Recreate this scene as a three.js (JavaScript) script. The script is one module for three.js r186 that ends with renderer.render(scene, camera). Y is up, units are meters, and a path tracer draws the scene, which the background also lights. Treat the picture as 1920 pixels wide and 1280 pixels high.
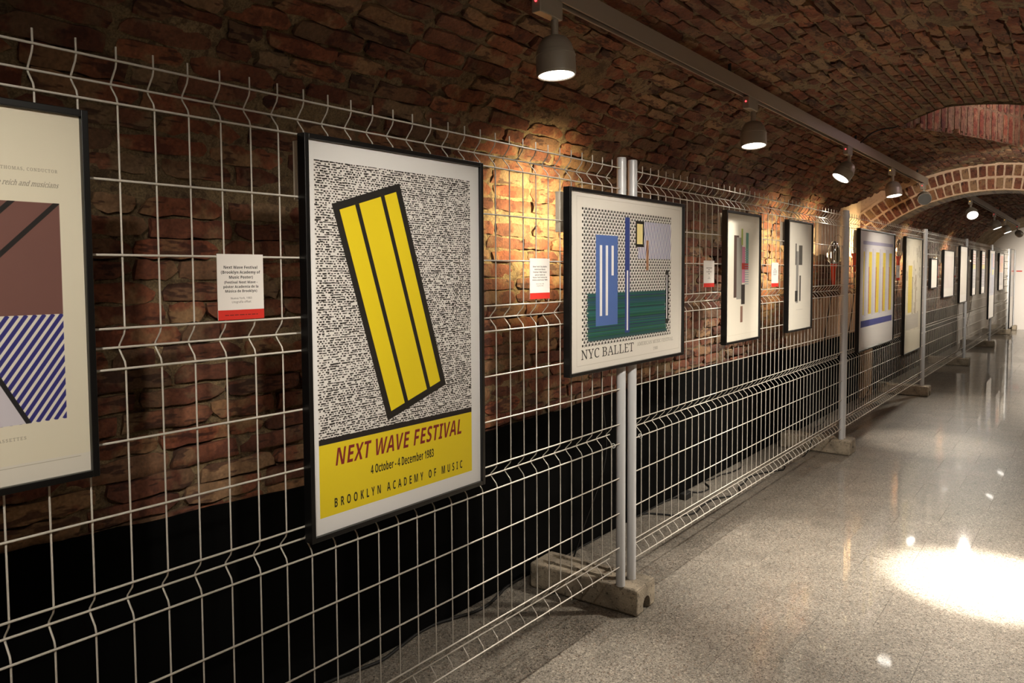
import * as THREE from 'three';
import { mergeGeometries } from 'three/addons/utils/BufferGeometryUtils.js';
import { RoundedBoxGeometry } from 'three/addons/geometries/RoundedBoxGeometry.js';
import { RectAreaLightUniformsLib } from 'three/addons/lights/RectAreaLightUniformsLib.js';
import { Brush, Evaluator, SUBTRACTION } from 'three-bvh-csg';

// ---------------------------------------------------------------- camera, exposure
RectAreaLightUniformsLib.init();
const scene = new THREE.Scene();
scene.background = new THREE.Color(0x000000);
const renderer = new THREE.WebGLRenderer({ antialias: true });
renderer.toneMapping = THREE.LinearToneMapping;
renderer.toneMappingExposure = 1.15;
renderer.shadowMap.enabled = true;

const camera = new THREE.PerspectiveCamera(2 * Math.atan(640 / 1400) * 180 / Math.PI, 1.5, 0.05, 60);
camera.position.set(1.5833, 1.4703, 0);
{
  const yaw = THREE.MathUtils.degToRad(38.0385), pitch = THREE.MathUtils.degToRad(-2.9992), roll = THREE.MathUtils.degToRad(-0.2929);
  const f = new THREE.Vector3(-Math.sin(yaw) * Math.cos(pitch), Math.sin(pitch), -Math.cos(yaw) * Math.cos(pitch));
  const r0 = new THREE.Vector3(Math.cos(yaw), 0, -Math.sin(yaw)), u0 = new THREE.Vector3().crossVectors(r0, f);
  const r = r0.clone().multiplyScalar(Math.cos(roll)).addScaledVector(u0, Math.sin(roll));
  const u = u0.clone().multiplyScalar(Math.cos(roll)).addScaledVector(r0, -Math.sin(roll));
  camera.quaternion.setFromRotationMatrix(new THREE.Matrix4().makeBasis(r, u, f.clone().negate()));
}
camera.setViewOffset(1920, 1280, 0, 56, 1920, 1280);
camera.updateProjectionMatrix(); camera.updateMatrixWorld(true);

// light levels (candela) and colours of the lamps, used by their builders below
const LAMP = {
  spot: 13, spotColor: new THREE.Color(1.0, 0.9, 0.76),
  front: 5.9, pool: 215, work: 6.5, workColor: new THREE.Color(1.0, 0.80, 0.42),
};

// ---------------------------------------------------------------- helpers
function rng(seed) { let a = seed >>> 0; return () => { a = (a + 0x6D2B79F5) | 0; let t = Math.imul(a ^ (a >>> 15), 1 | a); t = (t + Math.imul(t ^ (t >>> 7), 61 | t)) ^ t; return ((t ^ (t >>> 14)) >>> 0) / 4294967296; }; }
const taken = {};
function numbered(n) { if (!(n in taken)) { taken[n] = 0; return n; } taken[n]++; return n + '_' + String(taken[n]).padStart(3, '0'); }
function shade(o) { o.traverse((m) => { if (m.isMesh) { m.castShadow = true; m.receiveShadow = true; } }); return o; }
function part(name, geo, mat, parent) { const m = new THREE.Mesh(geo, mat); m.name = name; parent.add(m); m.castShadow = true; m.receiveShadow = true; return m; }
function thing(name, label, category, pos = [0, 0, 0], group) {
  const o = new THREE.Group(); o.name = numbered(name); o.position.set(...pos); scene.add(o);
  o.userData = { label, category }; if (group) o.userData.group = group; return o;
}
function struct(name, geo, mat, label, category) {
  const m = geo ? new THREE.Mesh(geo, mat) : new THREE.Group(); m.name = name; scene.add(m);
  m.userData = { kind: 'structure', label, category }; m.castShadow = true; m.receiveShadow = true; return m;
}
function box(w, h, d, x = 0, y = 0, z = 0) { const g = new THREE.BoxGeometry(w, h, d); g.translate(x, y, z); return g; }
function rbox(w, h, d, r, x = 0, y = 0, z = 0) { const g = new RoundedBoxGeometry(w, h, d, 2, r); g.translate(x, y, z); return g; }
function cyl(r1, r2, h, seg, x = 0, y = 0, z = 0) { const g = new THREE.CylinderGeometry(r1, r2, h, seg); g.translate(x, y, z); return g; }
function tube(pts, r, seg = 60, rad = 6, closed = false) { return new THREE.TubeGeometry(new THREE.CatmullRomCurve3(pts.map((p) => new THREE.Vector3(...p)), closed, 'centripetal'), seg, r, rad, closed); }

// periodic value noise
const PERM = (() => { const r = rng(77), a = new Float32Array(65536); for (let i = 0; i < 65536; i++) a[i] = r(); return a; })();
const hsh = (x, y, s) => PERM[((x * 73856093) ^ (y * 19349663) ^ (s * 83492791)) & 65535];
const sm = (t) => t * t * (3 - 2 * t);
function vnoise(x, y, per, s) {
  const xi = Math.floor(x), yi = Math.floor(y), fx = sm(x - xi), fy = sm(y - yi);
  const w = (v) => ((v % per) + per) % per;
  const a = hsh(w(xi), w(yi), s), b = hsh(w(xi + 1), w(yi), s), c = hsh(w(xi), w(yi + 1), s), d = hsh(w(xi + 1), w(yi + 1), s);
  return a + (b - a) * fx + (c - a) * fy + (a - b - c + d) * fx * fy;
}
function fbm(u, v, freq, oct, s) { let t = 0, a = 0.5, n = 0; for (let i = 0; i < oct; i++) { t += a * vnoise(u * freq, v * freq, freq, s + i); n += a; a *= 0.5; freq *= 2; } return t / n; }
const clamp = (v, a = 0, b = 1) => Math.min(b, Math.max(a, v));
const stepf = (a, b, v) => sm(clamp((v - a) / (b - a)));
function dataTex(n, fn, srgb) {
  const d = new Uint8Array(n * n * 4);
  for (let j = 0; j < n; j++) for (let i = 0; i < n; i++) {
    const c = fn(i / n, j / n), k = (j * n + i) * 4;
    if (typeof c === 'number') { d[k] = d[k + 1] = d[k + 2] = clamp(c) * 255; } else { d[k] = clamp(c[0]) * 255; d[k + 1] = clamp(c[1]) * 255; d[k + 2] = clamp(c[2]) * 255; }
    d[k + 3] = 255;
  }
  const t = new THREE.DataTexture(d, n, n, THREE.RGBAFormat); t.wrapS = t.wrapT = THREE.RepeatWrapping; t.magFilter = THREE.LinearFilter; t.minFilter = THREE.LinearMipmapLinearFilter; t.generateMipmaps = true;
  if (srgb) t.colorSpace = THREE.SRGBColorSpace; t.needsUpdate = true; return t;
}
const mixc = (a, b, t) => [a[0] + (b[0] - a[0]) * t, a[1] + (b[1] - a[1]) * t, a[2] + (b[2] - a[2]) * t];

// ---------------------------------------------------------------- materials
const brickMap = dataTex(1024, (u, v) => {
  const big = fbm(u, v, 6, 4, 1), mid = fbm(u, v, 22, 4, 11), fine = fbm(u, v, 120, 3, 21), st = fbm(u, v * 4, 14, 3, 31);
  let c = mixc([0.37, 0.218, 0.155], [0.54, 0.35, 0.255], clamp(big * 1.5 - 0.25));
  c = mixc(c, [0.32, 0.18, 0.135], stepf(0.56, 0.7, mid) * 0.6);
  c = mixc(c, [0.52, 0.44, 0.33], stepf(0.50, 0.62, fbm(u, v, 9, 5, 41)) * 0.75);   // lime smears
  c = mixc(c, [0.20, 0.12, 0.10], stepf(0.64, 0.74, st) * 0.6);
  const g = 0.98 + 0.34 * (fine - 0.5); return [c[0] * g, c[1] * g, c[2] * g];
}, true);
const roughBump = dataTex(512, (u, v) => 0.45 * fbm(u, v, 12, 4, 3) + 0.4 * fbm(u, v, 48, 3, 5) + 0.15 * vnoise(u * 200, v * 200, 200, 9));
const mortarMap = dataTex(1024, (u, v) => {
  const a = fbm(u, v, 5, 4, 51), b = fbm(u, v, 40, 4, 61), c0 = vnoise(u * 300, v * 300, 300, 71);
  let c = mixc([0.38, 0.32, 0.23], [0.54, 0.46, 0.34], a * 1.3 - 0.15);
  c = mixc(c, [0.26, 0.20, 0.15], stepf(0.53, 0.72, b) * 0.6);
  const g = 1.0 + (c0 - 0.5) * 0.34; return [c[0] * g, c[1] * g, c[2] * g];
}, true);
const terrMap = (() => {           // terrazzo: cement with chips
  const n = 1024, d = new Uint8Array(n * n * 4), r = rng(5);
  for (let j = 0; j < n; j++) for (let i = 0; i < n; i++) {
    const k = (j * n + i) * 4, a = fbm(i / n, j / n, 6, 4, 81), b = vnoise(i / 4, j / 4, 256, 83), c = vnoise(i / 9, j / 9, 113, 84);
    const v = 0.49 + (a - 0.5) * 0.10 + (b - 0.5) * 0.18 + (c - 0.5) * 0.12;
    d[k] = v * 255; d[k + 1] = v * 0.955 * 255; d[k + 2] = v * 0.885 * 255; d[k + 3] = 255;
  }
  for (let q = 0; q < 21000; q++) {
    const x = r() * n, y = r() * n, s = 2.0 + r() * r() * 7, e = 0.5 + r() * 0.5, an = r() * 3.14, t = r();
    const col = t < 0.52 ? [50, 45, 40] : t < 0.70 ? [86, 74, 62] : t < 0.80 ? [100, 76, 62] : [176, 168, 152], m = 0.45 + 0.5 * r();
    for (let jj = -8; jj <= 8; jj++) for (let ii = -8; ii <= 8; ii++) {
      const a = (ii * Math.cos(an) + jj * Math.sin(an)) / s, b = (-ii * Math.sin(an) + jj * Math.cos(an)) / (s * e);
      if (a * a + b * b > 0.5 || Math.abs(a) + Math.abs(b) > 0.85) continue;
      const k = ((((y + jj) | 0) + n) % n * n + (((x + ii) | 0) + n) % n) * 4;
      for (let h = 0; h < 3; h++) d[k + h] = d[k + h] * (1 - m) + col[h] * m;
    }
  }
  const t = new THREE.DataTexture(d, n, n); t.wrapS = t.wrapT = THREE.RepeatWrapping; t.magFilter = THREE.LinearFilter; t.minFilter = THREE.LinearMipmapLinearFilter; t.generateMipmaps = true; t.colorSpace = THREE.SRGBColorSpace; t.needsUpdate = true; return t;
})();
const plasterMap = dataTex(512, (u, v) => { const a = fbm(u, v, 5, 5, 91), b = fbm(u, v, 60, 3, 95); let c = mixc([0.70, 0.58, 0.48], [0.80, 0.70, 0.60], a * 1.4 - 0.2); c = mixc(c, [0.60, 0.50, 0.42], stepf(0.6, 0.75, b) * 0.4); return c; }, true);
const concreteMap = dataTex(512, (u, v) => { const a = fbm(u, v, 6, 4, 101), b = vnoise(u * 160, v * 160, 160, 103), p = stepf(0.72, 0.8, fbm(u, v, 40, 2, 107)); const k = 0.56 + (a - 0.5) * 0.3 + (b - 0.5) * 0.12 - p * 0.16; return [k, k * 0.93, k * 0.82]; }, true);
const std = (o) => new THREE.MeshStandardMaterial(o);
const M = {
  brick: std({ map: brickMap, bumpMap: roughBump, bumpScale: 0.009, roughness: 0.93, vertexColors: true }),
  mortar: std({ map: mortarMap, bumpMap: roughBump, bumpScale: 0.012, roughness: 0.97, vertexColors: true }),
  mortarPlain: std({ map: mortarMap, bumpMap: roughBump, bumpScale: 0.006, roughness: 0.97 }),
  plaster: std({ map: plasterMap, bumpMap: roughBump, bumpScale: 0.002, roughness: 0.9 }),
  white: std({ color: 0xd9d4cf, roughness: 0.85, bumpMap: roughBump, bumpScale: 0.001 }),
  tile: new THREE.MeshPhysicalMaterial({ map: terrMap, roughness: 0.5, clearcoat: 0.65, clearcoatRoughness: 0.04 }),
  grout: std({ color: 0x6a6258, roughness: 0.9 }),
  dado: new THREE.MeshPhysicalMaterial({ color: 0x060606, roughness: 1, specularIntensity: 0.15 }),
  wire: std({ color: 0xc6c1b8, roughness: 0.42 }),
  post: std({ color: 0xc9cbcf, roughness: 0.38, metalness: 0.1 }),
  concrete: std({ map: concreteMap, bumpMap: roughBump, bumpScale: 0.003, roughness: 0.95 }),
  frame: std({ color: 0x0b0b0c, roughness: 0.38 }),
  mat: std({ color: 0xe9e6e0, roughness: 0.8 }),
  glass: new THREE.MeshPhysicalMaterial({ color: 0xffffff, transmission: 1, thickness: 0, roughness: 0.03, ior: 1.18 }),
  cleat: std({ color: 0xcfc4b2, roughness: 0.7 }),
  card: std({ color: 0xe6e2de, roughness: 0.8 }),
  lampBody: std({ color: 0x968d80, roughness: 0.35, metalness: 0.15 }),
  track: std({ color: 0x93877a, roughness: 0.45, metalness: 0.1 }),
  trackSlot: std({ color: 0x0d0d0d, roughness: 0.8 }),
  lens: std({ color: 0xffffff, emissive: new THREE.Color(1, 0.95, 0.86), emissiveIntensity: 7, roughness: 0.4 }),
  lensOff: new THREE.MeshPhysicalMaterial({ color: 0x777777, roughness: 0.1, metalness: 0.8 }),
  led: std({ color: 0x220000, emissive: new THREE.Color(1, 0.05, 0.06), emissiveIntensity: 3, roughness: 0.5 }),
  ledAmber: std({ color: 0x221000, emissive: new THREE.Color(1, 0.5, 0.12), emissiveIntensity: 3, roughness: 0.5 }),
  cable: std({ color: 0x0c0c0c, roughness: 0.6 }),
  orange: std({ color: 0xd8350f, roughness: 0.4 }),
  chrome: std({ color: 0xcfd2d2, roughness: 0.12, metalness: 1, side: THREE.DoubleSide }),
  bulb: std({ color: 0xffffff, emissive: new THREE.Color(1.0, 0.75, 0.42), emissiveIntensity: 8, roughness: 0.4 }),
  tie: std({ color: 0xe8e8e6, roughness: 0.4 }),
};

// ---------------------------------------------------------------- the vaulted shell
const AX = 0.70, HALF = 1.275, WALLX = AX - HALF, Y0 = 1.75, RISE = 0.82, NEXP = 2.2;
const ZBACK = 1.3, ZCROSS = -9.25, ZCROSS2 = -9.65, ZEND = -22.2;
const prof = [];
for (let y = 0.0; y < Y0 - 0.001; y += 0.05) prof.push([WALLX, y]);
for (let i = 0; i <= 240; i++) {
  const th = Math.PI * i / 240, c = Math.cos(th), s = Math.sin(th);
  prof.push([AX - HALF * Math.sign(c) * Math.pow(Math.abs(c), 2 / NEXP), Y0 + RISE * Math.pow(Math.abs(s), 2 / NEXP)]);
}
const cum = [0]; for (let i = 1; i < prof.length; i++) cum.push(cum[i - 1] + Math.hypot(prof[i][0] - prof[i - 1][0], prof[i][1] - prof[i - 1][1]));
const SPRING = 1.75, STOT = cum[cum.length - 1];
function profAt(s) {
  let a = 0, b = cum.length - 1; s = clamp(s, 0, STOT);
  while (b - a > 1) { const m = (a + b) >> 1; if (cum[m] <= s) a = m; else b = m; }
  const t = (s - cum[a]) / Math.max(1e-9, cum[b] - cum[a]); return [prof[a][0] + (prof[b][0] - prof[a][0]) * t, prof[a][1] + (prof[b][1] - prof[a][1]) * t];
}
// a side lunette rises over the plastered wall next to the cross wall
function lunette(x, z) { if (z > -7.38 || z < ZCROSS - 0.02 || x > AX) return -9; const g = (-7.38 - z) / 1.87; return 1.94 + 0.385 * g + 0.2 * (1 - Math.exp(-3 * (x - WALLX))) * g; }
function surfP(s, z, bay) { const [x, y] = profAt(s); let yy = y; if (bay === 0 && s > SPRING) { const l = lunette(x, z); if (l > yy) yy = l; } return new THREE.Vector3(x, yy, z); }
function surf(s, z, bay) {
  const e = 0.012, p = surfP(s, z, bay), ts = surfP(s + e, z, bay).sub(surfP(s - e, z, bay)), tz = surfP(s, z - e, bay).sub(surfP(s, z + e, bay));
  if (ts.length() < 1e-5) ts.set(1, 0, 0); ts.normalize(); tz.normalize();
  const n = new THREE.Vector3().crossVectors(ts, tz).normalize(); if (n.dot(new THREE.Vector3(AX - p.x, 1.0 - p.y, 0)) < 0) n.negate();
  const t2 = new THREE.Vector3().crossVectors(n, tz).normalize(); if (t2.dot(ts) < 0) t2.negate();
  return { p, n, ts: t2, tz };
}
// light shaft opening on the far side of the crown
const pitNear = (x) => -5.75 - Math.max(0, (0.75 - x) * 1.3), pitFar = (x) => -6.25 - (x - 0.37) * 2.6, PITX0 = 0.37, PITX1 = 1.42;
const inPit = (x, z, m = 0) => x > PITX0 + m && x < PITX1 - m && z < pitNear(x) - m && z > pitFar(x) + m;
const repointed = (x, z) => (x > 0.28 && x < 1.5 && z < -4.55 - 0.5 * Math.max(0, 0.45 - x) && z > pitNear(x) && z > -6.3) || (x > 0.55 && z < pitFar(x) && z > pitFar(x) - 0.35);
const inPlaster = (y, z) => (z < -7.4 && y > 1.62 + 0.03 * Math.sin(z * 9)) || (z < -6.72 + 0.05 * Math.sin(y * 30) && y < 1.2 + 0.02 * Math.sin(z * 13));

function shellGrid(s0, s1, z0, z1, ds, bay, off) {
  const ns = Math.max(2, Math.round((s1 - s0) / ds)), nz = Math.max(2, Math.round(Math.abs(z1 - z0) / ds)), pos = [], uv = [], col = [], idx = [], plan = [];
  for (let j = 0; j <= nz; j++) for (let i = 0; i <= ns; i++) {
    const s = s0 + (s1 - s0) * i / ns, z = z0 + (z1 - z0) * j / nz, f = surf(s, z, bay);
    const edge = Math.min(j, nz - j) === 0 ? 0 : 1;
    const h = edge * ((fbm(s / 4, z / 4 + 8, 16, 4, 201) - 0.5) * 0.034 - 0.016 * stepf(0.56, 0.68, fbm(s / 4, z / 8 + 3, 48, 3, 231))) + off; f.p.addScaledVector(f.n, bay === 0 && s > SPRING && repointed(f.p.x, z) ? h * 0.25 : h);
    pos.push(f.p.x, f.p.y, f.p.z); uv.push(z / 0.9, s / 0.9); plan.push([f.p.x, f.p.z, s]);
    col.push(1, 1, 1);
  }
  const W = ns + 1;
  for (let j = 0; j < nz; j++) for (let i = 0; i < ns; i++) {
    const a = j * W + i, b = a + 1, c = a + W, d = c + 1;
    if (bay === 0 && [a, b, c, d].every((k) => plan[k][2] > SPRING && inPit(plan[k][0], plan[k][1]))) continue;
    idx.push(a, b, c, b, d, c);
  }
  const g = new THREE.BufferGeometry(); g.setAttribute('position', new THREE.Float32BufferAttribute(pos, 3)); g.setAttribute('uv', new THREE.Float32BufferAttribute(uv, 2)); g.setAttribute('color', new THREE.Float32BufferAttribute(col, 3)); g.setIndex(idx); g.computeVertexNormals(); return g;
}

// brick shapes: a worn block with its face at +z, length along x, height along y; unit size, scaled per brick kind
const NV = 36;
const TINTS = [[1.0, 0.95, 0.92], [0.86, 0.76, 0.72], [1.12, 0.98, 0.86], [0.72, 0.6, 0.58], [1.05, 0.84, 0.74], [0.95, 1.0, 1.02], [0.62, 0.55, 0.55], [1.2, 1.12, 1.0], [0.92, 0.8, 0.7]];
function brickGeo(seed, L, H, rough) {
  const r = rng(seed), nx = 6, ny = 2, D = 0.035, pos = [], uv = [], idx = [], ou = r() * 5, ov = r() * 5;
  const tint = TINTS[Math.floor(r() * TINTS.length)], jl = rough * 0.016, jd = rough * 0.0045;
  const cut = [0, 1, 2, 3].map(() => (r() < 0.45 ? r() : 0.1) * rough), tilt = (r() - 0.5) * 0.08 * rough;
  const P = (i, j) => {
    let x = (i / nx - 0.5) * L, y = (j / ny - 0.5) * H, z = (r() - 0.5) * jd + x * tilt * 0.2; const ex = i === 0 || i === nx, ey = j === 0 || j === ny;
    if (ex) { x += (r() - 0.5) * jl; z -= 0.001 + r() * 0.002 * rough; } if (ey) { y += (r() - 0.5) * jl * 0.6; z -= 0.001 + r() * 0.003 * rough; }
    if (!ex) x += (r() - 0.5) * 0.02 * rough;
    if (ex && ey) { const k = cut[(i ? 1 : 0) + (j ? 2 : 0)]; x -= Math.sign(x) * 0.022 * k; y -= Math.sign(y) * 0.012 * k; z -= 0.003 * rough; }
    return [x, y, z];
  };
  for (let j = 0; j <= ny; j++) for (let i = 0; i <= nx; i++) { const p = P(i, j); pos.push(...p); uv.push(ou + p[0] / 0.9, ov + p[1] / 0.9); }
  const W = nx + 1;
  for (let j = 0; j < ny; j++) for (let i = 0; i < nx; i++) { const a = j * W + i, b = a + 1, c = a + W, d = c + 1; if ((i + j) % 2) idx.push(a, b, d, a, d, c); else idx.push(a, b, c, b, d, c); }
  const ring = []; for (let i = 0; i < nx; i++) ring.push(i); for (let j = 0; j < ny; j++) ring.push(j * W + nx); for (let i = nx; i > 0; i--) ring.push(ny * W + i); for (let j = ny; j > 0; j--) ring.push(j * W);
  const base = pos.length / 3, n = ring.length;
  ring.forEach((k) => { pos.push(pos[k * 3], pos[k * 3 + 1], pos[k * 3 + 2]); uv.push(uv[k * 2], uv[k * 2 + 1]); });
  ring.forEach((k) => { pos.push(pos[k * 3], pos[k * 3 + 1], -D); uv.push(uv[k * 2] + 0.03, uv[k * 2 + 1] + 0.03); });
  for (let q = 0; q < n; q++) { const t = (q + 1) % n; idx.push(base + q, base + n + q, base + t, base + t, base + n + q, base + n + t); }
  const g = new THREE.BufferGeometry(); g.setAttribute('position', new THREE.Float32BufferAttribute(pos, 3)); g.setAttribute('uv', new THREE.Float32BufferAttribute(uv, 2));
  const col = []; for (let k = 0; k < pos.length / 3; k++) col.push(...tint); g.setAttribute('color', new THREE.Float32BufferAttribute(col, 3)); g.setIndex(idx); g.computeVertexNormals(); return g;
}
const KIND = { long: [], mid: [], head: [] }, SIZE = { long: 0.262, mid: 0.215, head: 0.118 }, BH = 0.0525;
for (const k of Object.keys(KIND)) for (let i = 0; i < (k === 'head' ? 12 : NV); i++) KIND[k].push(brickGeo(1000 + i * 7 + k.length * 911, SIZE[k], BH, 1));
const CLEAN = []; for (let i = 0; i < 12; i++) CLEAN.push(brickGeo(5000 + i, 0.25, 0.049, 0.35));

const up = new THREE.Vector3();
function placeBricks(s0, s1, z0, z1, bay, seed, filter) {
  const r = rng(seed), out = [], course = 0.0625, n = Math.floor((s1 - s0) / course);
  for (let c = 0; c < n; c++) {
    const s = s0 + (c + 0.5) * course; let z = z0 - r() * 0.25 + 0.1;
    while (z > z1 + 0.05) {
      const q = r(), k = q < 0.62 ? 'long' : q < 0.84 ? 'mid' : 'head', L = SIZE[k] + 0.008 + r() * 0.012, zc = z - L / 2; z -= L;
      if (zc - L / 2 < z1 || zc + L / 2 > z0) continue;
      const f = surf(s, zc, bay); if (filter && !filter(f, s, zc)) continue;
      const rep = bay === 0 && s > SPRING && repointed(f.p.x, zc);
      const geo = rep ? CLEAN[Math.floor(r() * CLEAN.length)] : KIND[k][Math.floor(r() * KIND[k].length)];
      const m = new THREE.Matrix4().makeBasis(f.tz, up.crossVectors(f.n, f.tz).clone(), f.n);
      const pr = rep ? 0.004 : 0.002 + (r() - 0.35) * 0.011;
      m.setPosition(f.p.addScaledVector(f.n, pr + 0.004));
      const tw = new THREE.Matrix4().makeRotationFromEuler(new THREE.Euler((r() - 0.5) * (rep ? 0.04 : 0.14), (r() - 0.5) * 0.03, (r() - 0.5) * (rep ? 0.02 : 0.05)));
      const sc = new THREE.Matrix4().makeScale((rep ? SIZE[k] / 0.25 * 0.94 : 1) * (0.97 + r() * 0.06), rep ? 0.86 : 0.9 + r() * 0.2, 1);
      if (r() < 0.5) sc.multiply(new THREE.Matrix4().makeRotationZ(Math.PI));
      out.push({ geo, m: m.multiply(tw).multiply(sc), c: f.p.clone() });
    }
  }
  return out;
}
function addPieces(list, parent, mat, limit, name = 'brick') {     // the largest in view one by one, the rest joined
  const v = new THREE.Vector3();
  list.forEach((b) => { v.copy(b.c).project(camera); b.d = b.c.distanceTo(camera.position) + (Math.abs(v.x) < 1.02 && Math.abs(v.y) < 1.02 && v.z < 1 ? 0 : 100); });
  list.sort((a, b) => a.d - b.d);
  list.slice(0, limit).forEach((b) => { const m = part(name, b.geo, mat, parent); m.applyMatrix4(b.m); });
  const rest = list.slice(limit); if (!rest.length) return;
  const g = mergeGeometries(rest.map((b) => b.geo.clone().applyMatrix4(b.m)));
  const m = part('brickwork', g, mat, parent); m.userData.kind = 'stuff';
}

// ceiling of the front bay
const ceiling = struct('ceiling', shellGrid(SPRING, STOT, ZBACK, ZCROSS, 0.022, 0, -0.0015), M.mortar, 'low barrel vault of rough red brick with thick lime mortar', 'ceiling');
const S_AT = (x) => { let best = 0; for (let i = 0; i < prof.length; i++) if (cum[i] > SPRING && prof[i][0] < x) best = cum[i]; return best; };
addPieces(placeBricks(SPRING, S_AT(1.6), 0.6, ZCROSS + 0.02, 0, 21, (f, s, z) => !inPit(f.p.x, z, -0.05) && !(f.p.x < WALLX + 0.09 && z < -7.3 && lunette(f.p.x, z) > profAt(s)[1] + 0.01)), ceiling, M.brick, 290);
// left wall of the front bay
const wallLeft = struct('wall_left', shellGrid(0, SPRING + 0.004, ZBACK, ZCROSS, 0.022, 0, -0.0035), M.mortar, 'rough brick wall with lime mortar behind the fence', 'wall');
addPieces(placeBricks(0.70, SPRING, 0.3, ZCROSS + 0.02, 0, 33, (f, s, z) => !inPlaster(f.p.y, z)), wallLeft, M.brick, 290);
// plaster patches on that wall, with the tall piece that fills the lunette
function plasterPatch(pts, x) { const sh = new THREE.Shape(pts.map(([z, y]) => new THREE.Vector2(-z, y))); const g = new THREE.ExtrudeGeometry(sh, { depth: 0.016, bevelEnabled: true, bevelThickness: 0.004, bevelSize: 0.004, bevelSegments: 2 }); g.rotateY(Math.PI / 2); g.translate(x, 0, 0); return g; }
{
  const a = [], r = rng(8); for (let z = -7.34; z > -9.24; z -= 0.12) a.push([z, 1.63 + (r() - 0.5) * 0.05]);
  part('plaster_patch', plasterPatch([...a, [-9.25, 1.6], [-9.25, 2.34], [-7.38, 1.93]], WALLX - 0.012), M.plaster, wallLeft);
  const b = []; for (let z = -6.7; z > -9.24; z -= 0.12) b.push([z, 1.2 + (r() - 0.5) * 0.05]);
  part('plaster_patch', plasterPatch([[-6.68, 0.72], ...b, [-9.25, 1.2], [-9.25, 0.72]], WALLX - 0.012), M.plaster, wallLeft);
}
// shaft in the vault: reveal walls of standing bricks
{
  const vaultY = (x) => { for (let i = 1; i < prof.length; i++) if (cum[i] > SPRING && prof[i][0] >= x) return prof[i][1]; return Y0; };
  const TOP = 3.15, strip = (pts, off) => {
    const pos = [], uv = [], idx = [], col = []; let l = 0;
    pts.forEach(([x, z], i) => { if (i) l += Math.hypot(x - pts[i - 1][0], z - pts[i - 1][1]); for (const y of [vaultY(x) - off, TOP]) { pos.push(x, y, z); uv.push(l / 0.9, y / 0.9); col.push(1, 1, 1); } });
    for (let i = 0; i < pts.length - 1; i++) { const a = i * 2; idx.push(a, a + 1, a + 2, a + 1, a + 3, a + 2); }
    const g = new THREE.BufferGeometry(); g.setAttribute('position', new THREE.Float32BufferAttribute(pos, 3)); g.setAttribute('uv', new THREE.Float32BufferAttribute(uv, 2)); g.setAttribute('color', new THREE.Float32BufferAttribute(col, 3)); g.setIndex(idx); g.computeVertexNormals(); return g;
  };
  const far = [], near = []; for (let i = 0; i <= 20; i++) { const x = PITX0 + (PITX1 - PITX0) * i / 20; far.push([x, pitFar(x) + 0.03]); near.push([x, pitNear(x) - 0.03]); }
  part('shaft_reveal', strip(far, 0.01), M.mortar, ceiling); part('shaft_reveal', strip(near, 0.01), M.mortar, ceiling);
  part('shaft_end', box(0.05, 0.9, 4.2, PITX1 + 0.025, 2.75, -7.4), M.plaster, ceiling);
  part('shaft_top', box(1.4, 0.05, 4.2, 0.9, TOP, -7.4), M.plaster, ceiling);
  const dir = new THREE.Vector3(PITX1 - PITX0, 0, pitFar(PITX1) - pitFar(PITX0)), len = dir.length(); dir.normalize();
  const nrm = new THREE.Vector3(-dir.z, 0, dir.x), geos = []; for (let i = 0; i < 8; i++) { geos.push([brickGeo(7000 + i, 0.235, 0.058, 0.4), brickGeo(7100 + i, 0.11, 0.058, 0.4)]); }
  const r = rng(91), yv = new THREE.Vector3(0, 1, 0);
  for (let l = 0.06; l < len - 0.04; l += 0.094) for (let row = 0; row < 3; row++) {
    const x = PITX0 + dir.x * l, base = vaultY(x), y = row === 0 ? base + 0.11 : row === 1 ? base + 0.30 : base + 0.49;
    const m = new THREE.Matrix4().makeBasis(yv, new THREE.Vector3().crossVectors(nrm, yv), nrm);
    m.setPosition(new THREE.Vector3(x, y, pitFar(PITX0) + dir.z * l + 0.03).addScaledVector(nrm, 0.004 + r() * 0.003));
    const q = part('brick', geos[Math.floor(r() * 8)][row === 1 ? 1 : 0], M.brick, ceiling); q.applyMatrix4(m);
  }
}
// cross wall with the brick arch
const ARX = 0.70, ARY = 0.596, R1 = 1.71, R2 = 1.99, JX = 1.2;
const wallMid = (() => {
  const sh = new THREE.Shape(); sh.moveTo(WALLX - 0.02, 0); const th = Math.acos(JX / R1);
  sh.lineTo(ARX - JX, 0); sh.lineTo(ARX - JX, ARY + R1 * Math.sin(th));
  for (let i = 1; i < 60; i++) { const a = Math.PI - th - (Math.PI - 2 * th) * i / 60; sh.lineTo(ARX + R1 * Math.cos(a), ARY + R1 * Math.sin(a)); }
  sh.lineTo(ARX + JX, ARY + R1 * Math.sin(th)); sh.lineTo(ARX + JX, 0); sh.lineTo(AX + HALF + 0.02, 0); sh.lineTo(AX + HALF + 0.02, 2.7); sh.lineTo(WALLX - 0.02, 2.7);
  const g = new THREE.ExtrudeGeometry(sh, { depth: 0.4, bevelEnabled: false, curveSegments: 8 }); g.translate(0, 0, ZCROSS2); return struct('wall_middle', g, M.plaster, 'plastered cross wall pierced by a wide segmental brick arch', 'wall');
})();
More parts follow.
